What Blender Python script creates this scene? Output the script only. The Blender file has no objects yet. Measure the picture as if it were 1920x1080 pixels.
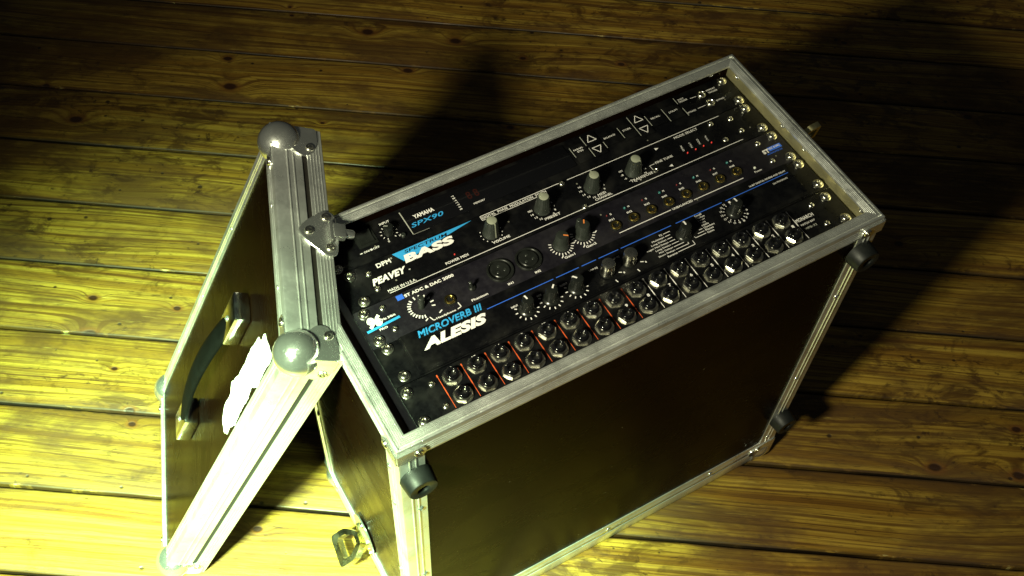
import bpy, bmesh, math, random
from mathutils import Matrix, Vector
random.seed(7)
S = bpy.context.scene
C = S.collection
R = math.radians
PI = math.pi

# ------------------------------------------------------------------ camera, light, exposure
cam = bpy.data.cameras.new('camera')
cam.lens = 39.55; cam.sensor_width = 36; cam.clip_start = 0.05; cam.clip_end = 60
camo = bpy.data.objects.new('camera', cam); C.objects.link(camo)
right = Vector((0.866778, -0.497216, 0.0383706)); down = Vector((-0.391161, -0.725586, -0.566144)); fwd = Vector((0.309337, 0.475712, -0.823413))
M = Matrix.Identity(4)
for i in range(3):
    M[i][0] = right[i]; M[i][1] = -down[i]; M[i][2] = -fwd[i]
M[0][3], M[1][3], M[2][3] = -0.41244, -0.51222, 1.3492
camo.matrix_world = M
S.camera = camo

w = bpy.data.worlds.new('World'); S.world = w; w.use_nodes = True
bg = w.node_tree.nodes['Background']
bg.inputs[0].default_value = (0.90, 0.95, 0.86, 1); bg.inputs[1].default_value = 0.022

def spot(name, loc, target, watts, col, size, blend, rad):
    d = bpy.data.lights.new(name, 'SPOT'); d.energy = watts; d.color = col
    d.spot_size = R(size); d.spot_blend = blend; d.shadow_soft_size = rad
    o = bpy.data.objects.new(name, d); C.objects.link(o); o.location = loc
    o.rotation_euler = (Vector(target) - Vector(loc)).to_track_quat('-Z', 'Y').to_euler()
    return o
LAMP = Vector((-0.80, -0.35, 1.13))
spot('lamp_beam', LAMP, (-0.50, 0.02, 0.0), 980, (0.58, 1.0, 0.50), 56, 1.0, 0.065)
spot('added_fill_spot', LAMP + Vector((0.0, -0.005, 0.0)), (0.10, 0.02, 0.0), 96, (0.95, 0.93, 0.64), 82, 1.0, 0.065)  # second spot added at the lamp's place, a wider and warmer fill

vs = S.view_settings
vs.view_transform = 'Standard'; vs.look = 'None'; vs.exposure = 0; vs.gamma = 1; vs.use_curve_mapping = False

# ------------------------------------------------------------------ materials
def new_mat(name):
    m = bpy.data.materials.new(name); m.use_nodes = True
    nt = m.node_tree
    return m, nt, nt.nodes['Principled BSDF']

class G:
    """small node-graph helper"""
    def __init__(s, nt): s.nt = nt
    def n(s, t, **k):
        x = s.nt.nodes.new(t)
        for a, b in k.items(): setattr(x, a, b)
        return x
    def link(s, a, b): s.nt.links.new(a, b)
    def put(s, sock, v):
        if hasattr(v, 'is_linked'): s.link(v, sock)
        else: sock.default_value = v
    def math(s, op, a, b=0.0, c=None, clamp=False):
        x = s.n('ShaderNodeMath', operation=op, use_clamp=clamp)
        s.put(x.inputs[0], a); s.put(x.inputs[1], b)
        if c is not None: s.put(x.inputs[2], c)
        return x.outputs[0]
    def noise(s, vec, scale, detail=3.0, rough=0.55, dist=0.0, dims='3D'):
        x = s.n('ShaderNodeTexNoise', noise_dimensions=dims)
        if dims == '1D': s.put(x.inputs['W'], vec)
        else: s.link(vec, x.inputs['Vector'])
        x.inputs['Scale'].default_value = scale; x.inputs['Detail'].default_value = detail
        x.inputs['Roughness'].default_value = rough; x.inputs['Distortion'].default_value = dist
        return x.outputs[0]
    def ramp(s, v, a, b, lo=0.0, hi=1.0):
        x = s.n('ShaderNodeMapRange', interpolation_type='SMOOTHSTEP')
        s.put(x.inputs[0], v); x.inputs[1].default_value = a; x.inputs[2].default_value = b
        x.inputs[3].default_value = lo; x.inputs[4].default_value = hi
        return x.outputs[0]
    def mix(s, f, a, b, mode='MIX'):
        x = s.n('ShaderNodeMix', data_type='RGBA', blend_type=mode)
        s.put(x.inputs[0], f)
        for sock, v in ((x.inputs[6], a), (x.inputs[7], b)):
            if hasattr(v, 'is_linked'): s.link(v, sock)
            else: sock.default_value = (*v, 1)
        return x.outputs[2]
    def scale(s, vec, v):
        x = s.n('ShaderNodeVectorMath', operation='MULTIPLY'); s.link(vec, x.inputs[0]); x.inputs[1].default_value = v
        return x.outputs[0]
    def bump(s, h, strength, dist, bsdf):
        x = s.n('ShaderNodeBump'); x.inputs['Strength'].default_value = strength; x.inputs['Distance'].default_value = dist
        s.link(h, x.inputs['Height']); s.link(x.outputs[0], bsdf.inputs['Normal'])

def simple(name, col, rough=0.5, metal=0.0, spec=0.5, var=0.0, vscale=120, bump=0.0, coat=0.0, dust=0.0):
    """colour with uneven gloss, smudges and fine relief"""
    m, nt, b = new_mat(name); g = G(nt)
    b.inputs['Metallic'].default_value = metal
    b.inputs['Specular IOR Level'].default_value = spec
    b.inputs['Coat Weight'].default_value = coat
    tc = g.n('ShaderNodeTexCoord').outputs['Object']
    nz = g.noise(tc, vscale, 4, 0.6)
    nz2 = g.noise(tc, vscale * 0.17, 3, 0.6)
    f = g.math('ADD', g.math('MULTIPLY', nz, 0.5), g.math('MULTIPLY', nz2, 0.5))
    g.link(g.ramp(f, 0.3, 0.7, max(rough - 0.12 * (1 if var else 0.5), 0.03), rough + 0.12 * (1 if var else 0.5)), b.inputs['Roughness'])
    if var:
        g.link(g.mix(g.ramp(f, 0.35, 0.68), tuple(c * (1 - var) for c in col), tuple(min(1, c * (1 + var)) for c in col)), b.inputs['Base Color'])
    else:
        b.inputs['Base Color'].default_value = (*col, 1)
    if dust:
        sp = g.n('ShaderNodeTexVoronoi'); g.link(tc, sp.inputs['Vector']); sp.inputs['Scale'].default_value = 95
        sc = g.n('ShaderNodeSeparateColor'); g.link(sp.outputs['Color'], sc.inputs[0])
        fl = g.math('MULTIPLY', g.ramp(g.math('ADD', sp.outputs['Distance'], g.math('MULTIPLY', sc.outputs[1], 0.06)), 0.12, 0.07), g.math('GREATER_THAN', sc.outputs[0], 0.90))
        haze = g.math('MULTIPLY', g.ramp(nz2, 0.45, 0.75), 0.012)
        amt = g.math('MAXIMUM', g.math('MULTIPLY', fl, dust), haze)
        g.link(g.mix(amt, b.inputs['Base Color'].links[0].from_socket if b.inputs['Base Color'].is_linked else col, (0.55, 0.52, 0.42)), b.inputs['Base Color'])
    if bump: g.bump(nz, bump, 0.001, b)
    return m

def metal_mat(name, col, rough, scratch=0.5, metal=1.0):
    m, nt, b = new_mat(name); g = G(nt)
    b.inputs['Metallic'].default_value = metal
    tc = g.n('ShaderNodeTexCoord').outputs['Object']
    cloud = g.noise(tc, 35, 5, 0.65)
    fine = g.noise(tc, 420, 3, 0.6)
    grime = g.noise(tc, 14, 6, 0.7)
    r = g.math('ADD', g.ramp(cloud, 0.3, 0.7, rough - 0.08, rough + 0.10), g.math('MULTIPLY', g.math('SUBTRACT', fine, 0.5), 0.25 * scratch))
    g.link(r, b.inputs['Roughness'])
    g.link(g.mix(g.ramp(grime, 0.52, 0.72, 0.0, 0.55 * scratch), col, tuple(c * 0.45 for c in col)), b.inputs['Base Color'])
    dents = g.noise(tc, 55, 2, 0.5)
    lines = g.noise(g.scale(tc, (260, 260, 30)), 1.0, 4, 0.7, 2.0)
    hh_ = g.math('ADD', g.math('MULTIPLY', fine, 0.10), g.math('ADD', g.math('MULTIPLY', dents, 0.8), g.math('MULTIPLY', g.ramp(lines, 0.62, 0.70), -0.12)))
    g.bump(hh_, 0.55 * scratch, 0.0010, b)
    return m

def emit(name, col, strength, base=(0.1, 0.02, 0.02)):
    m, nt, b = new_mat(name)
    b.inputs['Base Color'].default_value = (*base, 1); b.inputs['Roughness'].default_value = 0.2
    b.inputs['Emission Color'].default_value = (*col, 1); b.inputs['Emission Strength'].default_value = strength
    return m

def wood_mat():
    m, nt, b = new_mat('varnished_pine'); g = G(nt)
    tcn = g.n('ShaderNodeTexCoord'); obj = tcn.outputs['Object']; gen = tcn.outputs['Generated']
    rnd = g.n('ShaderNodeObjectInfo').outputs['Random']
    off = g.n('ShaderNodeCombineXYZ')
    g.link(g.math('MULTIPLY', rnd, 37.0), off.inputs[0]); g.link(g.math('MULTIPLY', rnd, 11.3), off.inputs[1])
    vadd = g.n('ShaderNodeVectorMath', operation='ADD'); g.link(obj, vadd.inputs[0]); g.link(off.outputs[0], vadd.inputs[1])
    P = vadd.outputs[0]
    sep = g.n('ShaderNodeSeparateXYZ'); g.link(P, sep.inputs[0])
    # knots: sparse cells
    vor = g.n('ShaderNodeTexVoronoi', voronoi_dimensions='2D', feature='F1')
    warp = g.n('ShaderNodeTexNoise'); g.link(P, warp.inputs['Vector']); warp.inputs['Scale'].default_value = 30
    wadd = g.n('ShaderNodeVectorMath', operation='MULTIPLY_ADD'); g.link(warp.outputs['Color'], wadd.inputs[0]); wadd.inputs[1].default_value = (0.006, 0.004, 0); g.link(P, wadd.inputs[2])
    g.link(g.scale(wadd.outputs[0], (1 / 0.135, 1 / 0.085, 1)), vor.inputs['Vector']); vor.inputs['Scale'].default_value = 1.0
    d = vor.outputs['Distance']
    cs = g.n('ShaderNodeSeparateColor'); g.link(vor.outputs['Color'], cs.inputs[0])
    gate = g.math('GREATER_THAN', cs.outputs[0], 0.70)
    size = g.math('MULTIPLY_ADD', g.math('POWER', cs.outputs[1], 2.0), 0.085, 0.028)
    rel = g.math('DIVIDE', d, size)
    bulge = g.math('MULTIPLY', g.math('MULTIPLY', g.math('EXPONENT', g.math('MULTIPLY', g.math('POWER', g.math('MULTIPLY', rel, 0.42), 2.0), -1.0)), gate), g.math('MULTIPLY', size, 0.22))
    # grain lines bend round the knots
    lf = g.noise(g.scale(P, (1.1, 5.0, 1)), 1.0, 2, 0.5)
    lf2 = g.noise(g.scale(P, (5.0, 26.0, 1)), 1.0, 3, 0.5)
    gc = g.math('ADD', g.math('ADD', sep.outputs[1], bulge), g.math('ADD', g.math('MULTIPLY', lf, 0.085), g.math('MULTIPLY', lf2, 0.006)))
    rings = g.noise(gc, 130, 3, 0.62, dims='1D')
    rings2 = g.noise(gc, 60, 2, 0.5, dims='1D')
    fib = g.noise(g.scale(P, (9, 700, 1)), 1.0, 3, 0.6)
    fib2 = g.noise(g.scale(P, (28, 240, 1)), 1.0, 3, 0.65)
    stain = g.noise(g.scale(P, (3.2, 10, 1)), 1.0, 5, 0.68, 0.6)
    patch = g.ramp(g.noise(g.scale(P, (2.1, 5.0, 1)), 1.0, 3, 0.6), 0.36, 0.60)
    stain2 = g.noise(g.scale(P, (16, 34, 1)), 1.0, 4, 0.7, 0.8)
    base = g.mix(g.ramp(rings2, 0.34, 0.66), (0.42, 0.272, 0.038), (0.25, 0.135, 0.016))
    base = g.mix(g.math('MULTIPLY', g.ramp(rings, 0.50, 0.62, 0.0, 0.88), g.ramp(g.noise(g.scale(P, (4, 22, 1)), 1.0, 3, 0.6), 0.30, 0.60, 0.20, 1.0)), base, (0.090, 0.036, 0.006))
    rings3 = g.noise(gc, 300, 2, 0.6, dims='1D')
    base = g.mix(g.ramp(rings3, 0.54, 0.66, 0.0, 0.55), base, (0.10, 0.045, 0.008))
    base = g.mix(g.ramp(fib, 0.50, 0.75, 0.0, 0.55), base, (0.14, 0.065, 0.010))
    streak = g.noise(g.scale(P, (3.2, 190, 1)), 1.0, 5, 0.72)
    base = g.mix(g.ramp(streak, 0.50, 0.66, 0.0, 0.72), base, (0.100, 0.048, 0.007))
    streak2 = g.noise(g.scale(P, (14, 330, 1)), 1.0, 4, 0.7)
    base = g.mix(g.ramp(streak2, 0.58, 0.70, 0.0, 0.80), base, (0.045, 0.020, 0.004))
    base = g.mix(g.ramp(stain, 0.42, 0.62, 0.0, 0.84), base, (0.085, 0.038, 0.006))
    base = g.mix(g.math('MULTIPLY', g.ramp(stain2, 0.47, 0.63, 0.0, 0.82), patch), base, (0.055, 0.024, 0.005))
    stain3 = g.noise(g.scale(P, (46, 60, 1)), 1.0, 4, 0.72, 0.4)
    base = g.mix(g.math('MULTIPLY', g.ramp(stain3, 0.585, 0.69, 0.0, 0.8), patch), base, (0.030, 0.013, 0.004))
    rub = g.noise(g.scale(P, (7, 95, 1)), 1.0, 4, 0.7)
    base = g.mix(g.ramp(rub, 0.62, 0.74, 0.0, 0.50), base, (0.56, 0.40, 0.085))
    base = g.mix(g.ramp(fib2, 0.61, 0.72, 0.0, 0.80), base, (0.035, 0.016, 0.004))
    halo = g.math('MULTIPLY', g.ramp(rel, 1.9, 0.9), gate)
    base = g.mix(g.math('MULTIPLY', halo, 0.65), base, (0.14, 0.050, 0.008))
    core = g.math('MULTIPLY', g.ramp(rel, 1.05, 0.55), gate)
    base = g.mix(core, base, (0.030, 0.010, 0.003))
    # nail holes and dents
    v2 = g.n('ShaderNodeTexVoronoi', voronoi_dimensions='2D'); g.link(g.scale(P, (17, 21, 1)), v2.inputs['Vector']); v2.inputs['Scale'].default_value = 1
    c2 = g.n('ShaderNodeSeparateColor'); g.link(v2.outputs['Color'], c2.inputs[0])
    dent = g.math('MULTIPLY', g.ramp(g.math('ADD', v2.outputs['Distance'], g.math('MULTIPLY', c2.outputs[1], 0.05)), 0.085, 0.04), g.math('GREATER_THAN', c2.outputs[0], 0.80))
    base = g.mix(g.math('MULTIPLY', dent, 0.9), base, (0.02, 0.01, 0.004))
    # worn, chipped varnish along the board edges
    sg = g.n('ShaderNodeSeparateXYZ'); g.link(gen, sg.inputs[0])
    ed = g.math('ABSOLUTE', g.math('SUBTRACT', sg.outputs[1], 0.5))
    chip = g.noise(g.scale(P, (26, 120, 1)), 1.0, 4, 0.6)
    edge = g.math('MULTIPLY', g.ramp(ed, 0.462, 0.474), g.ramp(chip, 0.66, 0.70))
    base = g.mix(g.math('MULTIPLY', edge, 0.8), base, (0.50, 0.42, 0.15))
    grime = g.math('MULTIPLY', g.ramp(ed, 0.45, 0.485), g.ramp(chip, 0.64, 0.56))
    base = g.mix(g.math('MULTIPLY', grime, 0.75), base, (0.03, 0.014, 0.004))
    base = g.mix(g.ramp(ed, 0.486, 0.496), base, (0.010, 0.006, 0.003))
    hue = g.n('ShaderNodeHueSaturation'); g.link(base, hue.inputs['Color'])
    g.link(g.math('MULTIPLY_ADD', rnd, 0.46, 0.74), hue.inputs['Value']); hue.inputs['Saturation'].default_value = 1.0
    g.link(hue.outputs[0], b.inputs['Base Color'])
    rr = g.math('ADD', g.ramp(stain, 0.35, 0.65, 0.30, 0.58), g.math('MULTIPLY', fib2, 0.14))
    g.link(rr, b.inputs['Roughness'])
    b.inputs['Specular IOR Level'].default_value = 0.42
    h = g.math('ADD', g.math('MULTIPLY', rings, -0.5), g.math('ADD', g.math('MULTIPLY', fib2, -0.5), g.math('MULTIPLY', g.math('ADD', core, dent), -0.8)))
    g.bump(h, 0.45, 0.0016, b)
    return m

def laminate_mat():
    m, nt, b = new_mat('brown_laminate'); g = G(nt)
    tc = g.n('ShaderNodeTexCoord').outputs['Object']
    big = g.noise(tc, 7, 5, 0.6); fine = g.noise(tc, 700, 2, 0.5)
    speck = g.n('ShaderNodeTexVoronoi'); g.link(tc, speck.inputs['Vector']); speck.inputs['Scale'].default_value = 75
    sc = g.n('ShaderNodeSeparateColor'); g.link(speck.outputs['Color'], sc.inputs[0])
    dust = g.math('MULTIPLY', g.ramp(speck.outputs['Distance'], 0.085, 0.04), g.math('GREATER_THAN', sc.outputs[0], 0.93))
    base = g.mix(g.ramp(big, 0.35, 0.7), (0.0026, 0.0010, 0.0004), (0.0048, 0.0018, 0.0006))
    base = g.mix(g.math('MULTIPLY', dust, 0.6), base, (0.30, 0.26, 0.16))
    scr = g.noise(g.scale(tc, (9, 9, 130)), 1.0, 5, 0.75, 3.0)
    base = g.mix(g.ramp(scr, 0.71, 0.76, 0.0, 0.14), base, (0.045, 0.030, 0.016))
    scr2 = g.noise(g.scale(tc, (150, 150, 8)), 1.0, 5, 0.75, 4.0)
    base = g.mix(g.ramp(scr2, 0.71, 0.76, 0.0, 0.12), base, (0.040, 0.028, 0.016))
    g.link(base, b.inputs['Base Color'])
    smear = g.noise(g.scale(tc, (5, 5, 9)), 1.0, 5, 0.7, 1.0)
    g.link(g.ramp(smear, 0.35, 0.65, 0.20, 0.32), b.inputs['Roughness'])
    b.inputs['IOR'].default_value = 1.095
    g.bump(fine, 0.06, 0.0006, b)
    return m

MAT = dict(
    wood=wood_mat(), laminate=laminate_mat(),
    alu=metal_mat('brushed_aluminium', (0.78, 0.79, 0.76), 0.36, 0.9, 0.86),
    alu_dull=metal_mat('dull_aluminium', (0.50, 0.50, 0.44), 0.44, 1.0, 0.88),
    steel=metal_mat('zinc_steel', (0.80, 0.81, 0.78), 0.19, 0.6, 0.93),
    chrome=metal_mat('chrome', (0.72, 0.73, 0.70), 0.14, 0.35),
    nickel=metal_mat('nickel', (0.78, 0.76, 0.66), 0.26, 0.4),
    brass=metal_mat('brass', (0.78, 0.58, 0.16), 0.22, 0.5),
    goldsteel=metal_mat('yellow_zinc', (0.66, 0.60, 0.32), 0.30, 0.6),
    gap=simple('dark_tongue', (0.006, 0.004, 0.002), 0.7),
    ply=metal_mat('tarnished_lining', (0.58, 0.53, 0.30), 0.40, 1.0, 0.85),
    batten=simple('brown_batten', (0.13, 0.075, 0.028), 0.5, var=0.2, vscale=60),
    rubber=simple('black_rubber', (0.008, 0.009, 0.009), 0.52, spec=0.25, var=0.25, vscale=90),
    strap=simple('black_strap', (0.0018, 0.0019, 0.0018), 0.65, spec=0.03, var=0.25, vscale=90, bump=0.2),
    darksteel=metal_mat('dark_zinc', (0.40, 0.37, 0.24), 0.25, 0.3),
    void=simple('dark_void', (0.006, 0.005, 0.004), 0.9),
    panel=simple('black_panel_paint', (0.0028, 0.0028, 0.0036), 0.34, spec=0.28, var=0.2, vscale=200, bump=0.05, dust=0.35),
    panel_soft=simple('satin_black_panel', (0.0075, 0.0065, 0.0105), 0.48, spec=0.35, var=0.25, vscale=150, bump=0.08, dust=0.35),
    gloss=simple('gloss_black', (0.004, 0.004, 0.005), 0.10),
    plastic=simple('black_plastic', (0.010, 0.011, 0.010), 0.28, var=0.2, vscale=150),
    greyplastic=simple('dark_grey_plastic', (0.020, 0.023, 0.020), 0.34, var=0.15, vscale=150),
    cap=simple('grey_cap', (0.26, 0.27, 0.21), 0.35),
    white=simple('white_print', (0.80, 0.76, 0.76), 0.5),
    whitedim=simple('grey_print', (0.40, 0.40, 0.36), 0.5),
    blue=simple('cyan_print', (0.030, 0.31, 0.68), 0.5),
    blue2=simple('blue_print', (0.035, 0.14, 0.70), 0.5),
    black=simple('black_print', (0.005, 0.006, 0.008), 0.5),
    red=simple('red_print', (0.55, 0.085, 0.020), 0.5),
    orange=simple('orange_print', (0.75, 0.22, 0.05), 0.5),
    paper=simple('torn_paper', (0.78, 0.75, 0.70), 0.7, var=0.05, vscale=90, bump=0.2),
    led_red=emit('red_led', (1.0, 0.05, 0.03), 0.8), led_dim=emit('dark_red_led', (0.8, 0.04, 0.05), 0.06),
    led_teal=emit('teal_led', (0.05, 0.45, 0.42), 0.06, (0.02, 0.10, 0.09)), digit=emit('unlit_digit', (0.5, 0.02, 0.01), 0.012, (0.02, 0.006, 0.005)),
    led_white=simple('clear_led', (0.5, 0.5, 0.46), 0.2),
)

# ------------------------------------------------------------------ mesh helpers (millimetres in, metres out)
K = 0.001
_font = {}
def text_mesh(s, bold, shear):
    key = (s, bold, shear)
    if key not in _font:
        cu = bpy.data.curves.new('t', 'FONT'); cu.body = s; cu.size = 1.0; cu.offset = bold; cu.shear = shear
        cu.resolution_u = 3; cu.fill_mode = 'FRONT'; cu.space_character = 1.05
        ob = bpy.data.objects.new('t', cu)
        me = bpy.data.meshes.new_from_object(ob)
        vs_ = [(v.co.x, v.co.y) for v in me.vertices]; fs = [tuple(p.vertices) for p in me.polygons]
        bpy.data.objects.remove(ob); bpy.data.curves.remove(cu); bpy.data.meshes.remove(me)
        _font[key] = (vs_, fs)
    return _font[key]

class MB:
    def __init__(s, mat4=None): s.v = []; s.f = []; s.m = mat4
    def add(s, vs_, fs, M=None):
        o = len(s.v)
        for p in vs_:
            p = Vector(p)
            if M is not None: p = M @ p
            if s.m is not None: p = s.m @ p
            s.v.append(p)
        s.f += [tuple(i + o for i in f) for f in fs]
        return s
    def box(s, x0, x1, y0, y1, z0, z1, c=0.0, M=None):
        if c <= 0:
            v = [(x, y, z) for z in (z0, z1) for y in (y0, y1) for x in (x0, x1)]
            return s.add(v, [(0, 2, 3, 1), (4, 5, 7, 6), (0, 1, 5, 4), (2, 6, 7, 3), (0, 4, 6, 2), (1, 3, 7, 5)], M)
        bm = bmesh.new(); bmesh.ops.create_cube(bm, size=1)
        for q in bm.verts: q.co = ((x0 + x1) / 2 + q.co.x * (x1 - x0), (y0 + y1) / 2 + q.co.y * (y1 - y0), (z0 + z1) / 2 + q.co.z * (z1 - z0))
        bmesh.ops.bevel(bm, geom=bm.edges[:], offset=c, segments=2, affect='EDGES', profile=0.6)
        bm.verts.index_update()
        s.add([q.co.copy() for q in bm.verts], [tuple(q.index for q in f.verts) for f in bm.faces], M); bm.free()
        return s
    def lathe(s, cx, cy, prof, n=24, M=None, closed=True):
        v = []; f = []
        for r, z in prof:
            for i in range(n):
                a = 2 * PI * i / n; v.append((cx + r * math.cos(a), cy + r * math.sin(a), z))
        for k in range(len(prof) - 1):
            for i in range(n):
                j = (i + 1) % n; f.append((k * n + i, k * n + j, (k + 1) * n + j, (k + 1) * n + i))
        if closed:
            f.append(tuple(reversed(range(n)))); f.append(tuple((len(prof) - 1) * n + i for i in range(n)))
        return s.add(v, f, M)
    def prism(s, pts, z0, z1, M=None):
        n = len(pts); v = [(x, y, z0) for x, y in pts] + [(x, y, z1) for x, y in pts]
        f = [tuple(reversed(range(n))), tuple(range(n, 2 * n))] + [(i, (i + 1) % n, n + (i + 1) % n, n + i) for i in range(n)]
        return s.add(v, f, M)
    def plate(s, pts, z, M=None):
        return s.add([(x, y, z) for x, y in pts], [tuple(range(len(pts)))], M)
    def line(s, x0, y0, x1, y1, wd, z=0.12):
        d = Vector((x1 - x0, y1 - y0)); d.normalize(); nx, ny = -d.y * wd / 2, d.x * wd / 2
        return s.plate([(x0 - nx, y0 - ny), (x1 - nx, y1 - ny), (x1 + nx, y1 + ny), (x0 + nx, y0 + ny)], z)
    def text(s, t, cx, cy, wd, ht, bold=0.0, shear=0.0, rot=0.0, z=0.12):
        vs_, fs = text_mesh(t, bold, shear)
        if not vs_: return s
        xs = [p[0] for p in vs_]; ys = [p[1] for p in vs_]
        x0, x1, y0, y1 = min(xs), max(xs), min(ys), max(ys)
        ca, sa = math.cos(rot), math.sin(rot); out = []
        for x, y in vs_:
            a = ((x - x0) / max(x1 - x0, 1e-6) - .5) * wd; b_ = ((y - y0) / max(y1 - y0, 1e-6) - .5) * ht
            out.append((cx + a * ca - b_ * sa, cy + a * sa + b_ * ca, z))
        return s.add(out, fs)
    def ticks(s, cx, cy, r0, r1, wd, a0, a1, n, z=0.12):
        for i in range(n):
            a = R(a0 + (a1 - a0) * i / max(n - 1, 1))
            s.line(cx + r0 * math.cos(a), cy + r0 * math.sin(a), cx + r1 * math.cos(a), cy + r1 * math.sin(a), wd, z)
        return s
    def mesh(s, name, mat, smooth=35):
        me = bpy.data.meshes.new(name)
        me.from_pydata([tuple(p * K) for p in s.v], [], s.f); me.update()
        if mat: me.materials.append(MAT[mat])
        if smooth:
            me.polygons.foreach_set('use_smooth', [True] * len(me.polygons))
            me.set_sharp_from_angle(angle=R(smooth))
        return me
    def build(s, name, mat, parent=None, smooth=35):
        return link(name, s.mesh(name, mat, smooth), parent)

def link(name, me, parent=None, loc=(0, 0, 0), M=None):
    o = bpy.data.objects.new(name, me); C.objects.link(o)
    o.parent = parent
    if M is not None: o.matrix_basis = M
    else: o.location = Vector(loc) * K
    return o
def root(name, label, cat, loc=(0, 0, 0), group=None, M=None):
    o = bpy.data.objects.new(name, None); C.objects.link(o); o.empty_display_size = 0.05
    if M is not None: o.matrix_world = M
    else: o.location = Vector(loc) * K
    o['label'] = label; o['category'] = cat
    if group: o['group'] = group
    return o
def frame(o, x, y, z):
    """matrix (mm origin) whose axes are the given vectors"""
    m = Matrix.Identity(4)
    for i in range(3):
        m[i][0] = x[i]; m[i][1] = y[i]; m[i][2] = z[i]; m[i][3] = o[i]
    return m
def place(M):
    """mm matrix to object matrix"""
    m = M.copy()
    for i in range(3): m[i][3] *= K
    return m

# ------------------------------------------------------------------ the floor
PHI = -0.5918
cph, sph = math.cos(PHI), math.sin(PHI)
joints = [-0.2042, -0.09357, 0.02348, 0.1399, 0.25581, 0.36795, 0.48425, 0.59712, 0.70931, 0.8184, 0.91839]
for k in range(8): joints.insert(0, joints[0] - 0.114)
for k in range(7): joints.append(joints[-1] + 0.106 + 0.004 * (k % 3))
sub = MB().box(-2600, 2600, -1400, 2000, -40, -26).build('floor', 'void', None)
sub['kind'] = 'structure'; sub['label'] = 'floor of old varnished pine boards with dark open joints'
for k in range(len(joints) - 1):
    a, b_ = joints[k], joints[k + 1]
    wdt = (b_ - a) * 1000; mid = (a + b_) / 2
    gapw = random.uniform(1.9, 3.2)
    if -0.22 < b_ < 0.03 or -0.22 < a < 0.03: gapw += 0.9
    n = 64; L0, L1 = -1900, 1900
    hwid = wdt / 2 - gapw / 2
    ring = []
    ph = [random.uniform(0, 6.28) for _ in range(6)]
    v = []; f = []
    for i in range(n + 1):
        x = L0 + (L1 - L0) * i / n
        e1 = 0.5 * math.sin(x / 97 + ph[0]) + 0.35 * math.sin(x / 31 + ph[1]) + random.uniform(-.22, .22)
        e2 = 0.5 * math.sin(x / 88 + ph[2]) + 0.35 * math.sin(x / 27 + ph[3]) + random.uniform(-.22, .22)
        zz = 0.35 * math.sin(x / 400 + ph[4])
        y0, y1 = -hwid + e1, hwid + e2
        sec = [(y0, -22), (y0, -2.2), (y0 + 0.9, -0.8), (y0 + 2.6, -0.15), (y0 * .5, 0.0), (0, 0.12), (y1 * .5, 0), (y1 - 2.6, -0.15), (y1 - 0.9, -0.8), (y1, -2.2), (y1, -22)]
        v += [(x, y, min(z + (zz * 0.3 - 0.25 if z > -5 else 0), 0)) for y, z in sec]
    q = 11
    for i in range(n):
        for j in range(q - 1):
            f.append((i * q + j, (i + 1) * q + j, (i + 1) * q + j + 1, i * q + j + 1))
    me = MB().add(v, f).mesh('plank', 'wood', 50)
    o = link('plank', me, sub)
    o.location = (-sph * mid, cph * mid, -0.0003 - random.uniform(0, 0.0009))
    o.rotation_euler = (random.uniform(-.003, .003), 0, PHI)

# ------------------------------------------------------------------ shared small parts
HW, HH, D = 262.2, 125.05, 509.3
rivet_me = MB().lathe(0, 0, [(3.3, 0), (3.2, .6), (2.6, 1.3), (1.5, 1.75), (1.2, 1.2), (0.6, 1.1)], 14).mesh('rivet', 'steel', 60)
small_rivet_me = MB().lathe(0, 0, [(2.6, 0), (2.5, .4), (1.9, .9), (.6, 1.1)], 12).mesh('rivet', 'alu', 60)
hollow_me = MB().lathe(0, 0, [(4.4, 0), (4.4, .9), (3.9, 1.5), (3.0, 1.5), (2.2, .6), (1.5, .5), (1.3, 1.6), (0.7, 1.8)], 18).mesh('rivet', 'nickel', 60)
screw_me = MB().lathe(0, 0, [(3.2, 0), (3.2, .7), (2.4, 1.7), (1.2, 2.0), (0.9, 1.2), (0.3, 1.1)], 14).mesh('panel_screw', 'nickel', 60)
def rack_screw_mesh():
    b = MB()
    b.lathe(0, 0, [(5.6, 0), (5.6, .8), (5.0, 1.2)], 20)
    b.lathe(0, 0, [(4.5, 1.0), (4.4, 2.4), (3.6, 3.4), (2.0, 3.7), (1.7, 2.4), (0.4, 2.3)], 20)
    return b.mesh('rack_screw', 'nickel', 45)
rack_screw_me = rack_screw_mesh()
def rounded(pts, r, seg=5):
    out = []; n = len(pts)
    for i in range(n):
        p = Vector(pts[i]); a = (Vector(pts[i - 1]) - p); b_ = (Vector(pts[(i + 1) % n]) - p)
        la, lb = a.length, b_.length; rr = r[i] if isinstance(r, (list, tuple)) else r
        t = min(rr, la * .48, lb * .48); p0 = p + a / la * t; p1 = p + b_ / lb * t
        for k in range(seg + 1):
            u = k / seg; out.append(tuple((1 - u) ** 2 * p0 + 2 * u * (1 - u) * p + u * u * p1))
    return out

def extrude(b, prof, p0, p1, A, B, m0=0.0, m1=0.0):
    """closed profile (a,b) swept p0->p1; a runs along A, b along B; m0/m1 mitre the ends by a"""
    p0, p1, A, B = map(Vector, (p0, p1, A, B)); d = (p1 - p0).normalized(); n = len(prof)
    v = [p0 + A * a + B * c + d * (m0 * a) for a, c in prof] + [p1 + A * a + B * c - d * (m1 * a) for a, c in prof]
    f = [(i, (i + 1) % n, n + (i + 1) % n, n + i) for i in range(n)]
    if d.dot(A.cross(B)) < 0: f = [tuple(reversed(q)) for q in f]
    caps = [tuple(range(n)), tuple(range(n, 2 * n))]
    return b.add(v, f + caps)

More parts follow.
